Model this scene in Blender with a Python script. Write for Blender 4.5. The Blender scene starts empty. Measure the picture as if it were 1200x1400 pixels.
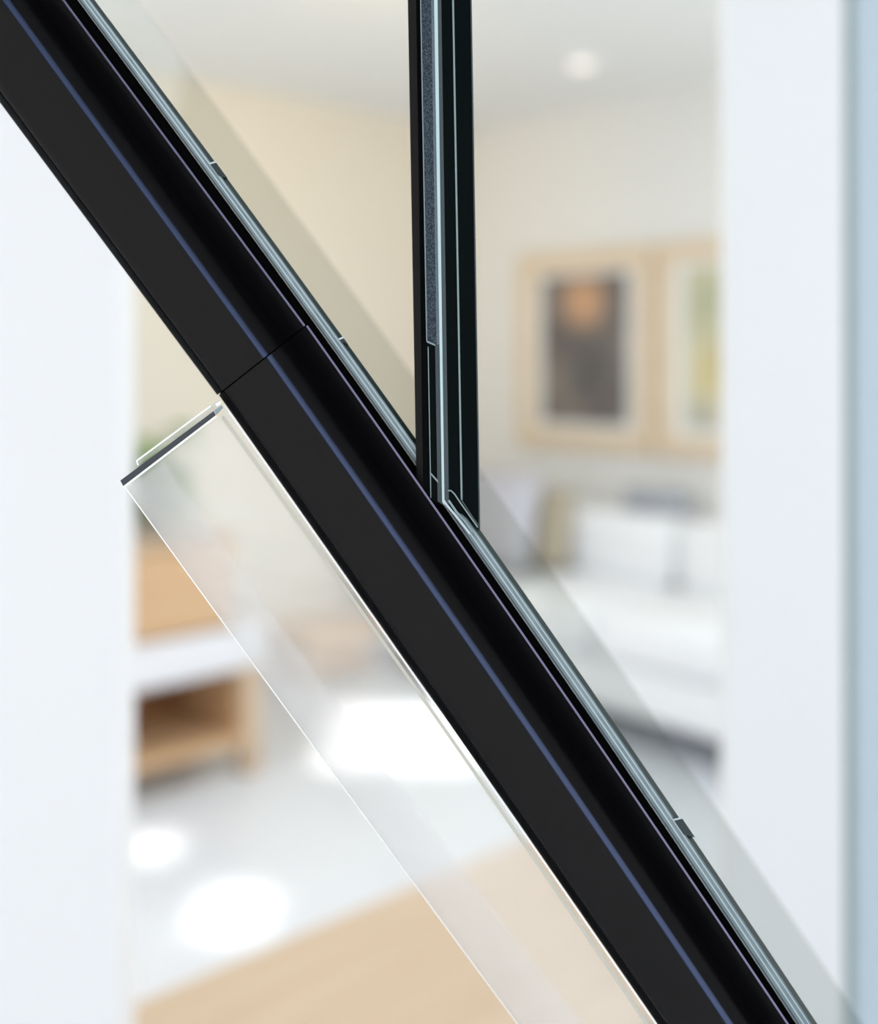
import bpy, bmesh, math, random
from mathutils import Vector, Matrix
import numpy as np

# ------------------------------------------------------------------ camera, world, sun, exposure
random.seed(7)
scene = bpy.context.scene
COL = scene.collection
F = 1500.0            # focal length in pixels of the 1200 x 1400 frame
CX, HY = 600.0, 495.0 # vanishing centre / horizon row
CAMZ = 1.35
cam_d = bpy.data.cameras.new('camera')
cam = bpy.data.objects.new('camera', cam_d); COL.objects.link(cam)
cam.location = (0, 0, CAMZ); cam.rotation_euler = (math.pi/2, 0, 0)
cam_d.sensor_fit = 'HORIZONTAL'; cam_d.sensor_width = 36.0
cam_d.lens = F/1200*36; cam_d.shift_y = -(700-HY)/1200
cam_d.clip_start = 0.05
cam_d.dof.use_dof = True; cam_d.dof.focus_distance = 0.503
cam_d.dof.aperture_fstop = 2.9
scene.camera = cam

w = bpy.data.worlds.new('world'); scene.world = w; w.use_nodes = True
bg = w.node_tree.nodes['Background']
bg.inputs[0].default_value = (0.98, 0.978, 0.985, 1); bg.inputs[1].default_value = 1.22

sun_d = bpy.data.lights.new('sun', 'SUN'); sun = bpy.data.objects.new('sun', sun_d); COL.objects.link(sun)
sun_d.energy = 5.0; sun_d.angle = math.radians(3.5); sun_d.color = (1, .97, .92)
SUNV = Vector((-1.1, 1.0, -2.5))
sun.location = (2, -2, 6); sun.rotation_euler = SUNV.to_track_quat('-Z', 'Y').to_euler()

# two unseen area lights added behind the opening to fill the room
def fill_light(name, loc, aim, sx, sy, power, col):
    d = bpy.data.lights.new(name, 'AREA'); o = bpy.data.objects.new(name, d); COL.objects.link(o)
    d.shape = 'RECTANGLE'; d.size = sx; d.size_y = sy; d.energy = power; d.color = col
    o.location = loc; o.rotation_euler = (Vector(aim)-Vector(loc)).to_track_quat('-Z', 'Y').to_euler()
fill_light('added_side_fill', (-2.0, 1.9, 1.35), (.6, 4.2, 1.4), 1.6, 2.0, 16.5, (1, .985, .97))
fill_light('added_side_fill', (2.5, 1.9, 1.35), (-.4, 4.6, 1.4), 1.6, 2.0, 18.5, (1, .985, .96))
# unseen overhead fill and unseen warm spot, added to brighten room and left wall
fill_light('added_overhead_fill', (.1, 2.5, 2.47), (.1, 2.5001, 0), 1.5, .9, 13, (.90, .955, 1))
sp_d = bpy.data.lights.new('added_warm_spot', 'SPOT'); sp = bpy.data.objects.new('added_warm_spot', sp_d); COL.objects.link(sp)
sp_d.energy = 20; sp_d.color = (1, .66, .22); sp_d.spot_size = math.radians(75); sp_d.spot_blend = 1; sp_d.shadow_soft_size = .06
sp.location = (-.15, 2.75, 2.40); sp.rotation_euler = (Vector((-.35, 5.0, 2.05))-sp.location).to_track_quat('-Z', 'Y').to_euler()

vs = scene.view_settings
vs.view_transform = 'Standard'; vs.look = 'None'; vs.gamma = 1; vs.use_curve_mapping = False
vs.exposure = 0.35

# ------------------------------------------------------------------ helpers
def srgb(r, g, b):
    f = lambda c: (c/255/12.92) if c/255 <= .04045 else ((c/255+.055)/1.055)**2.4
    return (f(r), f(g), f(b), 1)

def mat(name, col, rough=.5, metal=0, spec=.5, bump=None, noise=None):
    m = bpy.data.materials.new(name); m.use_nodes = True
    nt = m.node_tree; p = nt.nodes['Principled BSDF']
    p.inputs['Base Color'].default_value = col
    p.inputs['Roughness'].default_value = rough
    p.inputs['Metallic'].default_value = metal
    p.inputs['Specular IOR Level'].default_value = spec
    tc = nt.nodes.new('ShaderNodeTexCoord')
    if noise:                       # (scale xyz, second colour, low, high)
        mp = nt.nodes.new('ShaderNodeMapping'); mp.inputs['Scale'].default_value = noise[0]
        n = nt.nodes.new('ShaderNodeTexNoise'); n.inputs['Scale'].default_value = 1; n.inputs['Detail'].default_value = 5
        r = nt.nodes.new('ShaderNodeValToRGB')
        r.color_ramp.elements[0].position = noise[2]; r.color_ramp.elements[0].color = col
        r.color_ramp.elements[1].position = noise[3]; r.color_ramp.elements[1].color = noise[1]
        nt.links.new(tc.outputs['Object'], mp.inputs[0]); nt.links.new(mp.outputs[0], n.inputs['Vector'])
        nt.links.new(n.outputs['Fac'], r.inputs[0]); nt.links.new(r.outputs[0], p.inputs['Base Color'])
    if bump:                        # (scale, strength)
        n = nt.nodes.new('ShaderNodeTexNoise'); n.inputs['Scale'].default_value = bump[0]; n.inputs['Detail'].default_value = 4
        b = nt.nodes.new('ShaderNodeBump'); b.inputs['Strength'].default_value = bump[1]; b.inputs['Distance'].default_value = .002
        nt.links.new(tc.outputs['Object'], n.inputs['Vector']); nt.links.new(n.outputs['Fac'], b.inputs['Height'])
        nt.links.new(b.outputs[0], p.inputs['Normal'])
    return m

def thin_glass(name, tint, refl=.05, haze=0.0, hazecol=(1, 1, 1, 1), rough=.02):
    """Sheet glass: tinted see-through, a faint mirror and an optional pale diffuse haze."""
    m = bpy.data.materials.new(name); m.use_nodes = True
    nt = m.node_tree; nt.nodes.remove(nt.nodes['Principled BSDF']); out = nt.nodes['Material Output']
    t = nt.nodes.new('ShaderNodeBsdfTransparent'); t.inputs[0].default_value = tint
    g = nt.nodes.new('ShaderNodeBsdfGlossy'); g.inputs['Roughness'].default_value = rough
    mx = nt.nodes.new('ShaderNodeMixShader'); mx.inputs[0].default_value = refl
    nt.links.new(t.outputs[0], mx.inputs[1]); nt.links.new(g.outputs[0], mx.inputs[2])
    last = mx
    if haze:
        d = nt.nodes.new('ShaderNodeBsdfDiffuse'); d.inputs[0].default_value = hazecol
        m2 = nt.nodes.new('ShaderNodeMixShader'); m2.inputs[0].default_value = haze
        nt.links.new(last.outputs[0], m2.inputs[1]); nt.links.new(d.outputs[0], m2.inputs[2]); last = m2
    nt.links.new(last.outputs[0], out.inputs[0])
    return m

def emit(name, col, s):
    m = bpy.data.materials.new(name); m.use_nodes = True
    p = m.node_tree.nodes['Principled BSDF']
    p.inputs['Base Color'].default_value = col
    p.inputs['Emission Color'].default_value = col; p.inputs['Emission Strength'].default_value = s
    return m

def tag(o, label, cat, group=None):
    o['label'] = label; o['category'] = cat
    if group: o['group'] = group
    return o

def obj(name, bm, m, parent=None, smooth=False, kind=None):
    me = bpy.data.meshes.new(name)
    bmesh.ops.recalc_face_normals(bm, faces=bm.faces)
    bm.to_mesh(me); bm.free()
    if smooth:
        for p in me.polygons: p.use_smooth = True
        if smooth == 'auto': me.set_sharp_from_angle(angle=math.radians(38))
    o = bpy.data.objects.new(name, me); COL.objects.link(o)
    me.materials.append(m)
    if parent: o.parent = parent
    if kind: o['kind'] = kind
    return o

def empty(name, loc=(0, 0, 0), rz=0):
    o = bpy.data.objects.new(name, None); COL.objects.link(o)
    o.location = loc; o.rotation_euler = (0, 0, rz); o.empty_display_size = .05
    return o

def box(bm, x0, x1, y0, y1, z0, z1, bev=0, seg=2):
    r = bmesh.ops.create_cube(bm, size=1)
    for v in r['verts']:
        v.co = Vector((x0+(v.co.x+.5)*(x1-x0), y0+(v.co.y+.5)*(y1-y0), z0+(v.co.z+.5)*(z1-z0)))
    if bev:
        es = list({e for v in r['verts'] for e in v.link_edges})
        bmesh.ops.bevel(bm, geom=es, offset=bev, segments=seg, affect='EDGES', profile=.5)
    return bm

def nb(*a, **k): return box(bmesh.new(), *a, **k)

def at(px, py, d):
    """World point seen at a pixel of the frame and at a given distance."""
    return Vector(((px-CX)*d/F, d, CAMZ-(py-HY)*d/F))

# ------------------------------------------------------------------ materials
M = {}
M['white'] = mat('white_paint', (.86, .865, .88, 1), .6, bump=(60, .05))
M['jamb'] = mat('jamb_paint', (.80, .82, .83, 1), .5, bump=(60, .04))
M['bluepanel'] = mat('pale_blue_panel', srgb(188, 204, 214), .5)
M['grooveshade'] = mat('painted_groove_shade', srgb(138, 154, 154), .6)
M['cream'] = mat('cream_wall_paint', (.77, .72, .615, 1), .8, bump=(40, .05), noise=((2, 2, 2), (.78, .735, .635, 1), .3, .7))
M['offwhite'] = mat('off_white_wall_paint', (.80, .80, .775, 1), .8, bump=(40, .05))
M['ceil'] = mat('ceiling_paint', (.84, .86, .86, 1), .8, bump=(50, .04))
M['tile'] = mat('polished_white_floor', (.80, .835, .885, 1), .22, spec=.5, noise=((3, 3, 3), (.82, .855, .90, 1), .35, .65))
M['oak'] = mat('light_oak', srgb(208, 169, 127), .5, noise=((2, 25, 25), srgb(216, 181, 141), .35, .65))
M['oakpale'] = mat('pale_oak', srgb(205, 181, 154), .5, noise=((2, 25, 25), srgb(212, 190, 165), .35, .65))
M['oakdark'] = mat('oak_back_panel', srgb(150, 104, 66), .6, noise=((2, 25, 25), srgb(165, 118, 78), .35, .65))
M['lacquer'] = mat('white_lacquer', (.84, .84, .87, 1), .3)
M['sofa'] = mat('white_sofa_fabric', (.89, .91, .935, 1), .9, bump=(300, .2))
M['greyfab'] = mat('grey_cushion_fabric', srgb(196, 196, 204), .9, bump=(300, .2))
M['darkfab'] = mat('slate_cushion_fabric', srgb(164, 168, 176), .9, bump=(300, .2))
M['tanfab'] = mat('olive_tan_cushion_fabric', srgb(184, 174, 152), .9, bump=(300, .2))
M['frame'] = mat('bleached_oak', srgb(220, 200, 172), .5, noise=((4, 25, 25), srgb(226, 208, 182), .35, .65))
M['mount'] = mat('picture_mount', (.80, .81, .80, 1), .8)
M['leaf'] = mat('leaf_green', srgb(96, 130, 62), .5, noise=((20, 20, 20), srgb(128, 156, 88), .3, .7))
M['stem'] = mat('stem_green', srgb(88, 104, 58), .6)
M['soil'] = mat('soil', srgb(70, 52, 40), .9)
M['pot'] = mat('grey_pot', srgb(180, 176, 168), .6)
M['satin'] = mat('satin_black_coating', (.0046, .0042, .0044, 1), .5, spec=.15)
M['gloss'] = mat('deep_black_channel', (.0030, .0029, .0035, 1), .4, spec=.08)
M['blue'] = mat('painted_blue_highlight', (.050, .066, .120, 1), .3, metal=1)
M['navy'] = mat('painted_highlight_falloff', (.020, .026, .046, 1), .35, metal=1)
M['lilac'] = mat('painted_lilac_highlight', (.14, .135, .21, 1), .25, metal=1)
M['rubber_edge_shade'] = mat('black_rubber_edge_shade', (.003, .0035, .004, 1), .6, spec=.03)
M['gasket'] = mat('slate_gasket', srgb(62, 66, 72), .6, spec=.3)
M['edge'] = mat('ground_glass_edge', (.17, .245, .275, 1), .25, spec=.4, noise=((90, 90, 90), (.25, .33, .36, 1), .35, .7))
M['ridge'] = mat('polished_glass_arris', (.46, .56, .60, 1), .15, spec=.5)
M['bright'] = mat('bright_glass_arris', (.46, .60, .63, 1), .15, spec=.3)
M['seal'] = mat('dark_green_seal', (.02, .035, .034, 1), .4, spec=.3)
M['teal'] = mat('teal_black_glass', (.0010, .0032, .0036, 1), .15, spec=.03)
M['tealline'] = mat('grey_teal_line', (.20, .28, .29, 1), .3)
M['band'] = mat('grey_teal_band', (.045, .065, .072, 1), .4, spec=.3)
M['frost'] = mat('frosted_grey_strip', (.010, .019, .030, 1), .5, spec=.2, bump=(2500, .4), noise=((2600, 2600, 1500), (.11, .15, .19, 1), .42, .80))
M['shoulder'] = mat('pale_frosted_shoulder', (.085, .115, .14, 1), .5, spec=.3, noise=((2600, 2600, 1500), (.14, .18, .21, 1), .4, .7))
M['clip'] = mat('dark_teal_clip', (.016, .03, .034, 1), .25, spec=.3)
M['tint'] = thin_glass('tinted_sheet_glass', (.868, .878, .868, 1), .03)
M['clear'] = thin_glass('clear_sheet_glass', (.985, .985, .98, 1), .03, haze=.16, hazecol=(.95, .96, .95, 1))
M['lip'] = thin_glass('glass_lip_painted_haze', (.97, .955, .96, 1), .03, haze=.17, hazecol=(1, .97, .97, 1))  # reflection haze put in as a pale diffuse mix
M['plate'] = thin_glass('clear_acrylic', (.90, .91, .91, 1), .06, haze=.12, hazecol=(.9, .9, .9, 1))
M['greyline'] = mat('grey_tape_line', srgb(188, 186, 176), .6)
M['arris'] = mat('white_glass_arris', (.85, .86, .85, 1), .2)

# ------------------------------------------------------------------ the room (turned 42 degrees to the lens axis)
TH = math.atan2(1360, 1500)
V = Vector((math.cos(TH), math.sin(TH)))      # along the left wall, away from the lens
U = Vector((-math.sin(TH), math.cos(TH)))     # along the picture wall, away from the lens
CORNER = Vector((.15, 5.5)); H = 2.5
A_CAB = math.atan2(V.y, V.x)                  # local x = V, local y = U (towards the left wall)
A_SOFA = math.atan2(-U.y, -U.x)               # local x = -U, local y = V (towards the picture wall)

def struct(name, bm, m, rz=0, loc=(0, 0, 0)):
    o = obj(name, bm, m, kind='structure'); o.location = loc; o.rotation_euler = (0, 0, rz); return o

struct('floor', nb(-6, 6, -3, 8, -.06, 0), M['tile'])
c3 = (CORNER.x, CORNER.y, 0)
struct('wall_left', nb(-6, .12, 0, .12, 0, H), M['cream'], A_CAB, c3)
struct('wall_right', nb(0, 5, 0, .12, 0, H), M['offwhite'], A_SOFA, c3)
struct('baseboard_left', nb(-6, 0, -.012, 0, 0, .07), M['white'], A_CAB, c3)
struct('baseboard_right', nb(.012, 5, -.012, 0, 0, .07), M['white'], A_SOFA, c3)

# ceiling with three unseen openings, added to let sun patches onto the floor
OFF = -SUNV.to_2d()*(H/-SUNV.z)*-1
holes = []
for (fx, fy, hx, hy) in ((-.12, 3.97, .27, .36), (-.50, 2.69, .065, .12), (-.80, 3.05, .055, .09)):
    cx_, cy_ = fx - SUNV.x, fy - SUNV.y
    holes.append((cx_-hx, cx_+hx, cy_-hy, cy_+hy))
xs = sorted({-6, 6, *[h[0] for h in holes], *[h[1] for h in holes]})
ys = sorted({-3, 8, *[h[2] for h in holes], *[h[3] for h in holes]})
bm = bmesh.new()
for i in range(len(xs)-1):
    for j in range(len(ys)-1):
        mx, my = (xs[i]+xs[i+1])/2, (ys[j]+ys[j+1])/2
        if any(h[0] < mx < h[1] and h[2] < my < h[3] for h in holes): continue
        box(bm, xs[i], xs[i+1], ys[j], ys[j+1], H, H+.03)
struct('ceiling', bm, M['ceil'])

# the opening the lens looks through
PY = 1.4
x_l = (163-CX)/F*PY
struct('wall_front', nb(-3, x_l, PY, PY+.075, 0, 1.72, bev=.004), M['white'])
x_r = (993-CX)/F*PY
x_r2 = (1154-CX)/F*PY
struct('trim_1', nb(x_r, x_r2, PY, PY+.03, 0, H), M['jamb'])
struct('groove_shade_strip', nb(x_r2+.0005, x_r2+.017, PY+.012, PY+.052, 0, H), M['grooveshade'])  # grey-green strip painting in the shadow of the groove beside the jamb
struct('trim_3', nb(x_r2+.0175, 2.2, PY+.02, PY+.06, 0, H), M['bluepanel'])

# ------------------------------------------------------------------ lofting the glazed frame in the foreground
def line(pts):
    """Smooth x(y) through measured points, continued straight beyond them."""
    p = np.array(pts, float)
    deg = 2 if len(p) > 3 else 1
    k = np.polyfit(p[:, 1], p[:, 0], deg); dk = np.polyder(k)
    lo, hi = -60., 1460.
    def f(y):
        if y < lo: return float(np.polyval(k, lo)+(y-lo)*np.polyval(dk, lo))
        if y > hi: return float(np.polyval(k, hi)+(y-hi)*np.polyval(dk, hi))
        return float(np.polyval(k, y))
    return f

Y_TOP, Y_BOT = -2930, 4520
def stations(y0, y1):
    a = [y for y in np.arange(-100, 1501, 50.) if y0+6 < y < y1-6]
    return [y0]+a+[y1]

def loft(sec, y0s, y1s, n=None):
    """sec: closed list of (x(y) function, x offset, distance); each line runs from its own y0 to y1."""
    bm = bmesh.new(); k = len(sec)
    ya, yb = max(y0s), min(y1s)
    mids = [y for y in np.arange(-100, 1501, 50.) if ya+8 < y < yb-8]
    rings = []
    for s in range(len(mids)+2):
        ring = []
        for i, (f, dx, d) in enumerate(sec):
            y = y0s[i] if s == 0 else (y1s[i] if s == len(mids)+1 else mids[s-1])
            dd = d(y) if callable(d) else d
            ring.append(bm.verts.new(at(f(y)+dx, y, dd)))
        rings.append(ring)
    for a, b in zip(rings, rings[1:]):
        for i in range(k):
            bm.faces.new((a[i], a[(i+1) % k], b[(i+1) % k], b[i]))
    bm.faces.new(rings[0]); bm.faces.new(rings[-1])
    return bm

def bar(f0, dx0, d0, f1, dx1, d1, y0=Y_TOP, y1=Y_BOT, back=.012):
    """A flat bar whose front runs between two lines, with a real thickness behind."""
    b0 = (lambda y: d0(y)+back) if callable(d0) else d0+back
    b1 = (lambda y: d1(y)+back) if callable(d1) else d1+back
    s = [(f0, dx0, d0), (f1, dx1, d1), (f1, dx1, b1), (f0, dx0, b0)]
    g = lambda y: [y]*4 if not isinstance(y, tuple) else [y[0], y[1], y[1], y[0]]
    return loft(s, g(y0), g(y1))

uA = line([(0, 140), (297, 540)]);               lA = line([(305, 548), (440, 740), (560, 912), (692, 1100), (780, 1228), (899, 1400)])
uB = line([(8, 0), (271, 360), (358, 481)]);     lB = line([(366, 484), (500, 674), (640, 876), (780, 1078), (997, 1400)])
uC = line([(87, 0), (354, 360), (416, 445)]);    lC = line([(421, 447), (627, 740), (792, 980), (935, 1188), (1077, 1400)])
gD = line([(107, 0), (370, 360), (477, 508), (644, 740), (806, 980), (1089, 1400)])
gE = line([(128, 0), (392, 360), (500, 507), (667, 740), (831, 980), (1115, 1400)])
gF = line([(187, 0), (441, 341), (568, 518), (655, 640), (726, 743), (895, 980), (1179, 1400)])

def cut(f, dx, off=0):
    """Row where a line meets the slanting joint of the rail."""
    y = 500.
    for _ in range(60):
        x = f(y)+dx; y = .5*y+.5*(540-(x-298)*94/119+off)
    return y

rail = empty('sloping_rail', at(lB(Y_BOT), Y_BOT, .5))
tag(rail, 'black metal rail sloping down across the room, jointed above the clear glass panel', 'rail')
def to_parent(o, p):
    o.parent = p; o.matrix_parent_inverse = Matrix.Translation(-Vector(p.location)); return o

def rail_section(tag_, fA, fB, fC, upper):
    lab = 'upper_length' if upper else 'lower_length'
    def ends(sec):
        if upper: return [Y_TOP]*len(sec), [cut(f, dx, -1.2) for f, dx, d in sec]
        return [cut(f, dx, 1.2) for f, dx, d in sec], [Y_BOT]*len(sec)
    # satin face with a rounded outer shoulder
    sec = [(fA, 0, .540), (fA, 0, .508), (fA, 3, .5045), (fA, 9, .5022), (fA, 11, .5022), (fA, 11, .54)]
    to_parent(obj('outer_edge_shade', loft(sec, *ends(sec)), M['rubber_edge_shade'], smooth='auto'), rail)  # black strip painting in the shade along the rail's outer edge
    sec = [(fA, 11, .540), (fA, 11, .5022), (fA, 13, .5012), (fA, 17, .5004), (fA, 24, .5), (fB, -6, .5), (fB, -6, .54)]
    o = to_parent(obj(lab, loft(sec, *ends(sec)), M['satin'], smooth='auto'), rail)
    # chamfer, its highlight painted in as a blue strip over navy
    sec = [(fB, -6, .5), (fB, 6, .5016), (fB, 6, .53), (fB, -6, .53)]
    to_parent(obj('chamfer', loft(sec, *ends(sec)), M['navy']), rail)
    sec = [(fB, -4.2, .5), (fB, -1, .5002), (fB, 2, .5005), (fB, 4.2, .5010), (fB, 4.2, .502), (fB, -4.2, .502)]
    c = to_parent(obj('chamfer_highlight', loft(sec, *ends(sec)), M['blue']), rail); c['label'] = 'blue highlight painted on the chamfer'
    # hollow channel beside it
    W = lambda t: (lambda y: (fB(y)+6)*(1-t)+fC(y)*t)
    prof = [(0, .5016), (.16, .5024), (.30, .5050), (.42, .5095), (.52, .5115), (.62, .5095), (.76, .5055), (.88, .5030), (.97, .5015)]
    sec = [(W(t), 0, d) for t, d in prof] + [(W(.97), 0, .54), (W(0), 0, .54)]
    to_parent(obj('channel', loft(sec, *ends(sec)), M['gloss'], smooth='auto'), rail)
    sec = [(fC, -2.2, .5014), (fC, 1.2, .5016), (fC, 1.2, .52), (fC, -2.2, .52)]  # lilac strip painting in the highlight on the rail's inner edge
    e = to_parent(obj('edge_highlight', loft(sec, *ends(sec)), M['lilac']), rail); e['label'] = 'thin lilac highlight painted along the edge'
rail_section('u', uA, uB, uC, True)
rail_section('l', lA, lB, lC, False)
# dark core that shows in the joint and the gap beside the glass
core = [(lambda y: uA(y) if y < 540 else lA(y), 4, .516), (gD, -.6, .516), (gD, -.6, .542), (lambda y: uA(y) if y < 540 else lA(y), 4, .542)]
to_parent(obj('core', loft(core, [Y_TOP]*4, [Y_BOT]*4), M['rubber_edge_shade']), rail)

# glass sheet running back from the rail, with its ground edge
sheet = empty('tinted_glass_sheet', at(gE(Y_BOT), Y_BOT, .52))
tag(sheet, 'tinted glass sheet set along the upper side of the sloping black rail', 'glass')
T = lambda t: (lambda y: gD(y)*(1-t)+gE(y)*t)
to_parent(obj('ground_edge', bar(T(0), 0, .509, T(.80), 0, .509, back=.02), M['edge']), sheet)
to_parent(obj('edge_arris', bar(T(.36), -1.0, .5083, T(.36), 1.3, .5083, back=.002), M['ridge']), sheet)
to_parent(obj('edge_arris', bar(T(.66), -1.0, .5084, T(.66), .8, .5084, back=.002), M['ridge']), sheet)
to_parent(obj('edge_arris', bar(T(.10), -.8, .5084, T(.10), .8, .5084, back=.002), M['band']), sheet)
to_parent(obj('seal', bar(T(.80), 0, .5085, T(1.08), 0, .511, back=.01), M['seal']), sheet)
sec = [(T(1.0), 0, .512), (gF, 0, .66), (gF, -3, .663), (T(.75), 0, .516)]
to_parent(obj('pane', loft(sec, [Y_TOP]*4, [Y_BOT*.9]*4), M['tint']), sheet)
for (y0, ln, t0, t1) in ((222, 22, .66, 1.12), (462, 9, .78, 1.1), (1119, 26, .72, 1.22)):
    o = to_parent(obj('clip', bar(T(t0), 0, .5078, T(t1), 0, .5082, y0=(y0+2, y0), y1=(y0+ln-4, y0+ln), back=.004), M['clip']), sheet)
    o2 = to_parent(obj('clip_rim', bar(T(t0), -1, .5076, T(t1), 1, .508, y0=(y0+1, y0-2), y1=(y0+3, y0), back=.002), M['ridge']), sheet)

# ------------------------------------------------------------------ upright post
post = empty('glazing_post', at(655, 722, .51))
tag(post, 'upright black glazing post with frosted strip, standing on the sloping rail', 'post')
P = lambda x0, x1, ya=0., yb=650.: line([(x0, ya), (x1, yb)])
p0, p1, p2 = P(557.5, 569), P(568.5, 578), P(574.8, 586.5)
p3, p4, p5 = P(593.2, 603.6), P(598.0, 607), P(603, 613)
p6, p7 = P(619.3, 630.5), P(644.5, 655)
def post_part(name, f0, dx0, d0, f1, dx1, d1, y1, m, y0=Y_TOP, back=.012, label=None):
    o = to_parent(obj(name, bar(f0, dx0, d0, f1, dx1, d1, y0, y1, back), m), post)
    if label: o['label'] = label
    return o
# bottoms follow the rail's slope (hidden behind the rail's edge on the left)
post_part('outer_flange', p0, 0, .5055, p1, 0, .504, (655, 668), M['satin'], back=.02)
post_part('groove', p1, 0, .507, p2, 0, .507, (668, 678), M['rubber_edge_shade'])
post_part('frosted_strip', p2, 0, .5052, p3, -7, .5052, (466, 471), M['frost'], label='speckled frosted grey strip')
post_part('frosted_strip', p3, -7, .5052, p3, -4, .5052, (471, 471), M['frost'])
post_part('strip_shoulder', p3, -4, .5052, p3, 0, .5050, (471, 471), M['shoulder'])
post_part('strip_edge', p2, -.6, .505, p2, .8, .505, (466, 467), M['tealline'], back=.002)
post_part('strip_foot', p2, 0, .5049, p3, -6, .5049, (468, 473), M['tealline'], y0=(465.5, 470.5), back=.002)
post_part('inner_groove', p2, 0, .5062, p3, -6, .5062, (680, 690), M['teal'], y0=(466, 471))
post_part('groove_line', p2, 1.2, .5058, p2, 2.4, .5058, (680, 681), M['tealline'], y0=(474, 474), back=.002)
post_part('inner_band', p3, -6, .5056, p3, 0, .5056, (685, 690), M['band'], y0=(471, 471))
post_part('clip', p2, 1, .5054, p3, -5, .5054, (647.5, 660.5), M['tealline'], y0=(644.5, 657), back=.003)
b = post_part('bright_arris', p3, 0, .5045, p4, 0, .5045, (686, 691), M['bright'], back=.006, label='bright pale glass edge line')
post_part('grey_band', p4, 0, .5052, p5, 0, .5056, (690, 697), M['band'])
post_part('glass_face', p5, 0, .5060, p6, 0, .5068, (697, 703), M['teal'])
post_part('fine_line', p6, -1.3, .5062, p6, 1.1, .5062, (683, 685), M['tealline'], back=.003)
post_part('glass_face', p6, 0, .5068, p7, -1.6, .5085, (703, 722), M['teal'])
post_part('rim', p7, -1.6, .5083, p7, .2, .5085, (722, 724), M['band'], back=.01)
# sloping foot lines inside the glass faces
def slant(name, pts, wd, d, m):
    bm = bmesh.new(); rows = []
    for i, (x, y) in enumerate(pts):
        a = Vector(pts[max(i-1, 0)]); c = Vector(pts[min(i+1, len(pts)-1)])
        t = (c-a).normalized(); n = Vector((-t.y, t.x))*wd/2
        rows.append([bm.verts.new(at(x+n.x, y+n.y, d)), bm.verts.new(at(x-n.x, y-n.y, d)),
                     bm.verts.new(at(x-n.x, y-n.y, d+.002)), bm.verts.new(at(x+n.x, y+n.y, d+.002))])
    for a, b_ in zip(rows, rows[1:]):
        for i in range(4): bm.faces.new((a[i], a[(i+1) % 4], b_[(i+1) % 4], b_[i]))
    bm.faces.new(rows[0]); bm.faces.new(rows[-1])
    return to_parent(obj(name, bm, m), post)
slant('foot_line', [(612, 671), (616, 670.5), (621, 675), (629, 687), (641, 704), (653, 721)], 1.8, .5048, M['tealline'])
slant('foot_line', [(631, 684), (640, 698), (648, 710), (654, 718)], 1.6, .5050, M['band'])
slant('foot_line', [(605.5, 683), (611, 691), (624, 706.5), (T(.36)(730)-.5, 730)], 3.0, .5046, M['ridge'])
slant('foot_line', [(613, 684), (624, 700), (634, 711), (646, 728)], 3.0, .5050, M['edge'])

# ------------------------------------------------------------------ clear panel under the rail
panel = empty('clear_glass_panel', at(620, 1400, .5))
tag(panel, 'clear glass panel with dark gasket end, fixed under the sloping rail', 'glass panel')
qO = line([(168, 664), (239, 762), (318, 868), (380, 955), (484, 1100), (600, 1256), (707, 1400)])
qI = line([(222, 628), (300, 742), (400, 880), (480, 985), (565, 1100), (660, 1225), (795, 1400)])
qG = line([(300, 568), (427, 745), (550, 920), (676, 1100), (780, 1248), (880, 1400)])
dO = lambda y: .500+max(0, y-640)*.000055
dI = lambda y: .499+max(0, y-640)*.00003
dG = lambda y: .503
# inner, clear face
def panel_part(name, bm, m, label=None):
    o = to_parent(obj(name, bm, m), panel)
    if label: o['label'] = label
    return o
panel_part('side_face', bar(qO, 2, lambda y: dO(y)+.003, qI, 0, .70, (668, 632), (2600, 2600), .003), M['lip'], 'side face of the panel with painted haze')
panel_part('pane', bar(qO, 2, dO, lA, -1, dG, (664, 560), (2600, 2600), .002), M['clear'])
panel_part('outer_arris', bar(qO, 0, dO, qO, 2.0, dO, (664, 664), (2600, 2600), .005), M['arris'])
panel_part('grey_line', bar(qG, 0, .5022, qG, 5.5, .5022, (572, 568), (2600, 2600), .002), M['greyline'], 'grey line beside the rail')
panel_part('inner_arris', bar(lA, -4.0, .5024, lA, -1.0, .5026, (556, 552), (2600, 2600), .002), M['arris'])

def quadbar(name, pts, d, m, back, label=None):
    bm = bmesh.new()
    f = [bm.verts.new(at(x, y, d)) for x, y in pts]; b_ = [bm.verts.new(at(x, y, d+back)) for x, y in pts]
    bm.faces.new(f); bm.faces.new(b_)
    n = len(pts)
    for i in range(n): bm.faces.new((f[i], f[(i+1) % n], b_[(i+1) % n], b_[i]))
    return panel_part(name, bm, m, label)
quadbar('gasket', [(164.5, 657), (292, 562), (295, 567.5), (168.5, 664.5)], .4995, M['gasket'], .012, 'slate grey end gasket')
quadbar('gasket_rim', [(168, 665), (295, 568), (296.5, 570), (169.5, 667.5)], .4992, M['arris'], .004)
quadbar('cover_plate', [(186.5, 630.5), (289, 555), (292, 561.5), (188, 637)], .5005, M['plate'], .01, 'clear acrylic cover plate')
quadbar('cover_rim', [(185.5, 629.5), (288, 553.8), (289, 555.6), (187, 631.4)], .5, M['arris'], .004)
quadbar('cover_rim', [(185.5, 630), (187.6, 629.5), (190, 635.5), (188, 637)], .4998, M['arris'], .004)
quadbar('corner_block', [(288, 554), (300, 546), (304.5, 558), (296, 567.5)], .5, M['plate'], .01)
quadbar('corner_chip', [(294, 552), (301, 548), (302.5, 552), (296, 556)], .4996, M['arris'], .003)
quadbar('corner_chip', [(293, 561), (303, 554), (305, 557.5), (296, 566.5)], .4996, M['edge'], .003)

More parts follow.
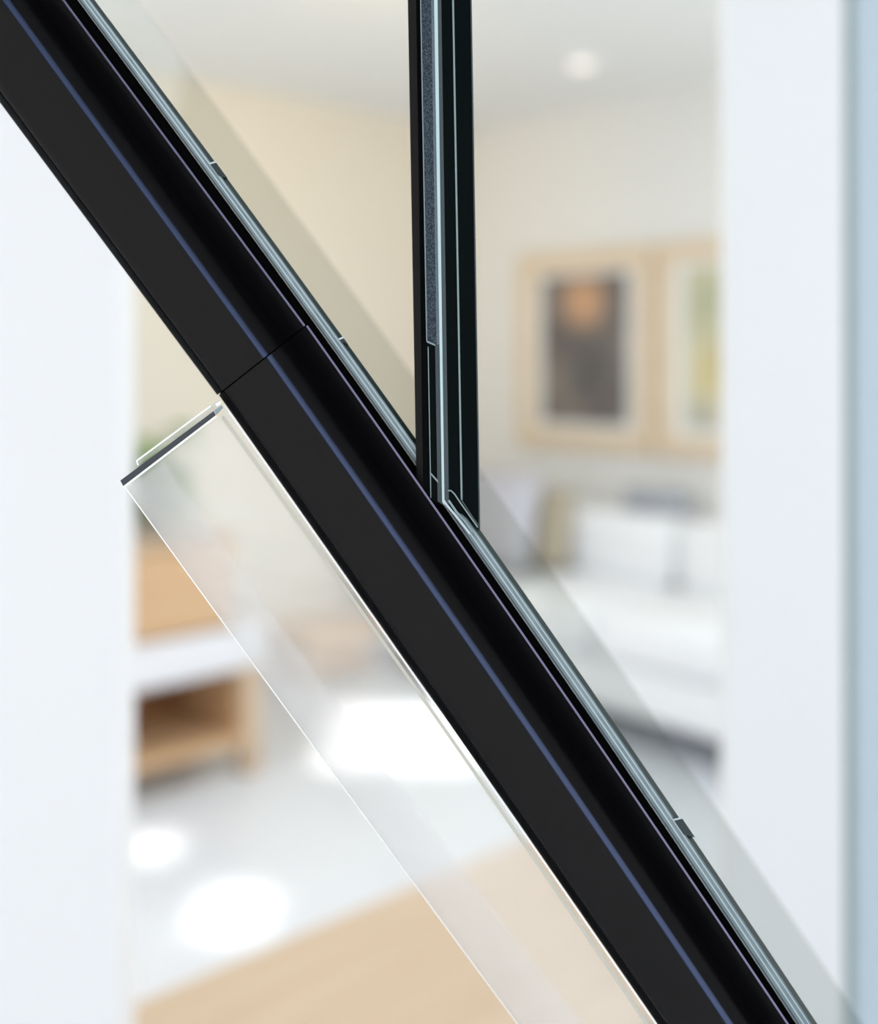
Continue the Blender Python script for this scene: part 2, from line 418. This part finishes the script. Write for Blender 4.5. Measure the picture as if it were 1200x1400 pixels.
# ------------------------------------------------------------------ oak and white sideboard
FOOT = Vector((-.58, 3.62))     # front corner leg, on the floor
cab = empty('sideboard', (FOOT.x, FOOT.y, 0), A_CAB)     # local x along the front, y towards the wall
tag(cab, 'oak and white sideboard with an open lower shelf, against the cream wall', 'sideboard')
L, D = 1.5, .50
for x in (-L, -.07):
    for y in (0, D-.07):
        obj('leg', nb(x, x+.07, y, y+.07, 0, .38, bev=.004), M['oakpale'], cab)
obj('shelf', nb(-L+.07, -.07, .005, D-.02, .10, .135, bev=.003), M['oak'], cab)
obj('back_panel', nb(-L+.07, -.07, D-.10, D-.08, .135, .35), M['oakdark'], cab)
obj('side_panel', nb(-.085, -.07, .02, D-.1, .135, .35), M['oak'], cab)
obj('side_panel', nb(-L+.07, -L+.085, .02, D-.1, .135, .35), M['oak'], cab)
body = obj('body', nb(-L-.01, .01, .0, D, .35, .49, bev=.004), M['lacquer'], cab)
for i in range(3):
    a = -L+.01+i*(L-.02)/3
    obj('drawer_front', nb(a+.004, a+(L-.02)/3-.004, -.014, -.001, .365, .475, bev=.003), M['lacquer'], cab)
top = obj('upper_case', nb(-L, -.10, .02, D, .492, .775, bev=.005), M['oak'], cab)
for i in range(3):
    a = -L+.01+i*(L-.12)/3
    dr = obj('drawer', nb(a+.004, a+(L-.12)/3-.004, .004, .019, .505, .765, bev=.003), M['oak'], cab)
obj('top_board', nb(-L-.01, -.09, .0, D+.01, .776, .80, bev=.004), M['oakpale'], cab)

# potted plant on the sideboard
def wp(o, x, y): 
    c, s = math.cos(A_CAB), math.sin(A_CAB); return (FOOT.x+c*x-s*y, FOOT.y+s*x+c*y)
px, py = wp(None, -.31, .20)
plant = empty('potted_plant', (px, py, .80))
tag(plant, 'leafy green plant in a grey pot on the sideboard', 'plant')
bm = bmesh.new()
bmesh.ops.create_cone(bm, cap_ends=True, segments=24, radius1=.06, radius2=.085, depth=.08, matrix=Matrix.Translation((0, 0, .04)))
obj('pot', bm, M['pot'], plant, smooth=False)
bm = bmesh.new(); bmesh.ops.create_cone(bm, cap_ends=True, segments=20, radius1=.075, radius2=.075, depth=.01, matrix=Matrix.Translation((0, 0, .081)))
obj('soil', bm, M['soil'], plant)
def leaf_mesh():
    bm = bmesh.new(); n = 6; rows = []
    for i in range(n+1):
        t = i/n; wd = .026*math.sin(math.pi*min(1, .06+t*.94))**.7; z = -.03*t*t
        rows.append([bm.verts.new((t*.13, -wd, z+.006)), bm.verts.new((t*.13, 0, z)), bm.verts.new((t*.13, wd, z+.006))])
    for a, b_ in zip(rows, rows[1:]):
        for k in range(2): bm.faces.new((a[k], a[k+1], b_[k+1], b_[k]))
    me = bpy.data.meshes.new('leaf'); bm.to_mesh(me); bm.free(); me.materials.append(M['leaf']); return me
lm = leaf_mesh()
for s in range(11):
    an = s*2.4; rr = .03+.13*random.random(); hh = .08+.20*random.random()
    tip = Vector((rr*math.cos(an), rr*math.sin(an), .08+hh))
    bm = bmesh.new(); pts = [Vector((.02*math.cos(an), .02*math.sin(an), .08)), tip*.5+Vector((0, 0, .06)), tip]
    prev = None
    for q in pts:
        ring = [bm.verts.new(q+Vector((.0035*math.cos(k*2.094), .0035*math.sin(k*2.094), 0))) for k in range(3)]
        if prev:
            for k in range(3): bm.faces.new((prev[k], prev[(k+1) % 3], ring[(k+1) % 3], ring[k]))
        prev = ring
    obj('stem', bm, M['stem'], plant)
    for k in range(7):
        t = .35+.65*k/6; base = pts[0].lerp(pts[1], min(1, t*2)) if t < .5 else pts[1].lerp(pts[2], (t-.5)*2)
        o = bpy.data.objects.new('leaf', lm); COL.objects.link(o); o.parent = plant
        o.location = base; o.rotation_euler = (random.uniform(-.4, .4), random.uniform(-.7, .3), random.uniform(0, 6.28))
        sc = random.uniform(.7, 1.15); o.scale = (sc, sc, sc)

for k in range(36):                       # leaves hanging over the rim
    an = k*2.399; o = bpy.data.objects.new('leaf', lm); COL.objects.link(o); o.parent = plant
    o.location = (.07*math.cos(an), .07*math.sin(an), .085+.03*random.random()); sc = random.uniform(.7, 1.0); o.scale = (sc, sc, sc)
    o.rotation_euler = (random.uniform(-.3, .3), random.uniform(-.4, .45), an+random.uniform(-.3, .3))

# low oak bench by the left wall
bp = Vector((-.54, 4.50))
bench = empty('low_bench', (bp.x, bp.y, 0), A_CAB)
tag(bench, 'low pale oak bench on the floor near the corner, beyond the sideboard', 'bench')
obj('seat', nb(0, .40, 0, .34, .15, .235, bev=.006), M['oak'], bench)
for x in (.02, .32):
    obj('leg', nb(x, x+.06, .02, .32, 0, .15, bev=.003), M['oakpale'], bench)
obj('front_rail', nb(.08, .32, .03, .055, .02, .15, bev=.002), M['oak'], bench)

# low coffee table at the bottom of the opening
e1 = Vector((-.517, 1.886))-V*.14
tb = empty('coffee_table', (e1.x, e1.y, 0), A_CAB)
tag(tb, 'low pale oak coffee table on the white floor before the sideboard', 'table')
TL, TW = 1.15, .62
n = 5
for i in range(n):
    y0 = -TW+i*TW/n
    obj('plank', nb(0, TL, y0+.0008, y0+TW/n-.0008, .222, .25, bev=.0015), M['oakpale'], tb)
obj('apron', nb(.04, TL-.04, -TW+.04, -.04, .17, .221), M['oak'], tb)
for x in (.03, TL-.08):
    for y in (-TW+.03, -.08):
        obj('leg', nb(x, x+.05, y, y+.05, 0, .222, bev=.004), M['oak'], tb)

# ------------------------------------------------------------------ sofa under the pictures
SP = Vector((.85, 3.58))        # a point below the front edge
sofa = empty('sofa', (SP.x, SP.y, 0), A_SOFA)     # local x towards the lens side, y towards the picture wall
tag(sofa, 'white fabric sofa along the picture wall under the framed prints', 'sofa')
X0, X1, SD = -1.65, .75, .77
obj('base', nb(X0, X1, 0, SD-.02, .12, .30, bev=.03), M['sofa'], sofa)
for i in range(2):
    a = X0+.16+i*(X1-X0-.32)/2
    obj('seat_cushion', nb(a+.004, a+(X1-X0-.32)/2-.004, -.02, SD-.2, .30, .48, bev=.05, seg=4), M['sofa'], sofa, smooth=True)
    obj('back_cushion', nb(a+.006, a+(X1-X0-.32)/2-.006, SD-.30, SD-.10, .46, .74, bev=.06, seg=4), M['sofa'], sofa, smooth=True)
obj('backrest', nb(X0, X1, SD-.12, SD-.02, .28, .70, bev=.03), M['sofa'], sofa)
for a in (X0, X1-.16):
    obj('arm', nb(a, a+.16, 0, SD-.02, .28, .60, bev=.04, seg=3), M['sofa'], sofa, smooth=False)
for x in (X0+.06, X1-.12):
    for y in (.05, SD-.13):
        obj('leg', nb(x, x+.05, y, y+.05, 0, .13, bev=.004), M['oakdark'], sofa)

def cushion(name, label, lx, ly, z, wd, ht, th, m, tilt, yaw=0, group=None):
    bm = bmesh.new(); N = 12; grid = {}
    for sgn in (1, -1):
        for i in range(N+1):
            for j in range(N+1):
                u_, v_ = i/N*2-1, j/N*2-1
                edge = i in (0, N) or j in (0, N)
                if edge and sgn == -1: grid[sgn, i, j] = grid[1, i, j]; continue
                puff = ((1-u_**4)*(1-v_**4))**.5
                pinch = 1-.07*(1-abs(u_*v_))*(max(abs(u_), abs(v_))**4)
                grid[sgn, i, j] = bm.verts.new((u_*wd/2*pinch, sgn*th/2*puff, ht/2+v_*ht/2*pinch))
        for i in range(N):
            for j in range(N):
                bm.faces.new([grid[sgn, i, j], grid[sgn, i+1, j], grid[sgn, i+1, j+1], grid[sgn, i, j+1]])
    o = obj(name, bm, m, smooth=True)
    c, s = math.cos(A_SOFA), math.sin(A_SOFA)
    o.location = (SP.x+c*lx-s*ly, SP.y+s*lx+c*ly, z); o.rotation_euler = (tilt, 0, A_SOFA+yaw)
    return tag(o, label, 'cushion', group)
cushion('throw_cushion', 'light grey square cushion standing in the far end of the white sofa', -1.20, .20, .485, .50, .42, .15, M['greyfab'], -.2)
cushion('throw_cushion', 'olive tan cushion beside the light grey cushion on the sofa', -1.03, .352, .485, .26, .34, .10, M['tanfab'], -.22, .25)
cushion('throw_cushion', 'slate grey cushion lying on top of the sofa backrest', -.62, .60, .742, .30, .10, .12, M['darkfab'], 0, .1)

# ------------------------------------------------------------------ framed prints on the picture wall
def art_mat(name, base, blobs, sc):
    m = bpy.data.materials.new(name); m.use_nodes = True; nt = m.node_tree; p = nt.nodes['Principled BSDF']
    p.inputs['Roughness'].default_value = .7
    tc = nt.nodes.new('ShaderNodeTexCoord'); last = None
    nz = nt.nodes.new('ShaderNodeTexNoise'); nz.inputs['Scale'].default_value = sc
    nt.links.new(tc.outputs['Object'], nz.inputs['Vector'])
    rp = nt.nodes.new('ShaderNodeValToRGB'); rp.color_ramp.elements[0].color = base[0]; rp.color_ramp.elements[1].color = base[1]
    rp.color_ramp.elements[0].position = .35; rp.color_ramp.elements[1].position = .65
    nt.links.new(nz.outputs['Fac'], rp.inputs[0]); last = rp.outputs[0]
    for (cx, cz, rad, col) in blobs:
        mp = nt.nodes.new('ShaderNodeMapping'); mp.inputs['Location'].default_value = (-cx/rad, 0, -cz/rad); mp.inputs['Scale'].default_value = (1/rad, 0, 1/rad)
        gr = nt.nodes.new('ShaderNodeTexGradient'); gr.gradient_type = 'SPHERICAL'
        nt.links.new(tc.outputs['Object'], mp.inputs[0]); nt.links.new(mp.outputs[0], gr.inputs[0])
        mx = nt.nodes.new('ShaderNodeMixRGB'); mx.inputs[2].default_value = col
        nt.links.new(gr.outputs['Fac'], mx.inputs[0]); nt.links.new(last, mx.inputs[1]); last = mx.outputs[0]
    nt.links.new(last, p.inputs['Base Color']); return m
art1 = art_mat('dark_print', (srgb(96, 92, 90), srgb(132, 124, 118)), [(.0, .22, .16, srgb(226, 176, 132)), (.03, -.08, .2, srgb(84, 84, 86)), (-.2, -.15, .12, srgb(140, 134, 124))], 6)
art2 = art_mat('yellow_print', (srgb(204, 200, 170), srgb(218, 212, 184)), [(-.14, .20, .2, srgb(176, 180, 150)), (-.08, -.1, .18, srgb(206, 190, 130)), (.02, -.02, .14, srgb(150, 120, 84)), (-.16, -.28, .1, srgb(168, 172, 170))], 5)
def frame(label, s0, s1, art):
    wd, z0, z1 = s1-s0, .957, 1.848; h = z1-z0
    mid = CORNER - U*((s0+s1)/2) - V*.001
    r = empty('framed_print', (mid.x, mid.y, (z0+z1)/2), A_SOFA)
    tag(r, label, 'picture')
    b = .08; dp = .035
    for (xa, xb, za, zb) in ((-wd/2, -wd/2+b, -h/2, h/2), (wd/2-b, wd/2, -h/2, h/2), (-wd/2+b, wd/2-b, h/2-b, h/2), (-wd/2+b, wd/2-b, -h/2, -h/2+b)):
        obj('frame_bar', nb(xa, xb, -dp, 0, za, zb, bev=.003), M['frame'], r)
    obj('mount', nb(-wd/2+b, wd/2-b, -.014, -.004, -h/2+b, h/2-b), M['mount'], r)
    aw, ah = wd*.32, h*.375
    obj('print', nb(-aw, aw, -.016, -.0142, -ah+.005, ah+.005), art, r)
frame('oak framed dark print with an orange glow at its top', .373, 1.147, art1)
frame('oak framed pale yellow print beside the dark print', 1.165, 1.94, art2)

# recessed ceiling lamp
dl = empty('ceiling_lamp', (.546, 4.2, H-.012))
tag(dl, 'small round recessed lamp in the ceiling above the framed prints', 'lamp')
bm = bmesh.new(); bmesh.ops.create_cone(bm, cap_ends=True, segments=32, radius1=.062, radius2=.066, depth=.012, matrix=Matrix.Translation((0, 0, .006)))
obj('ring', bm, M['white'], dl)
bm = bmesh.new(); bmesh.ops.create_cone(bm, cap_ends=True, segments=32, radius1=.045, radius2=.045, depth=.004, matrix=Matrix.Translation((0, 0, -.002)))
obj('diffuser', bm, emit('lamp_glow', (1, .93, .85, 1), .55), dl)
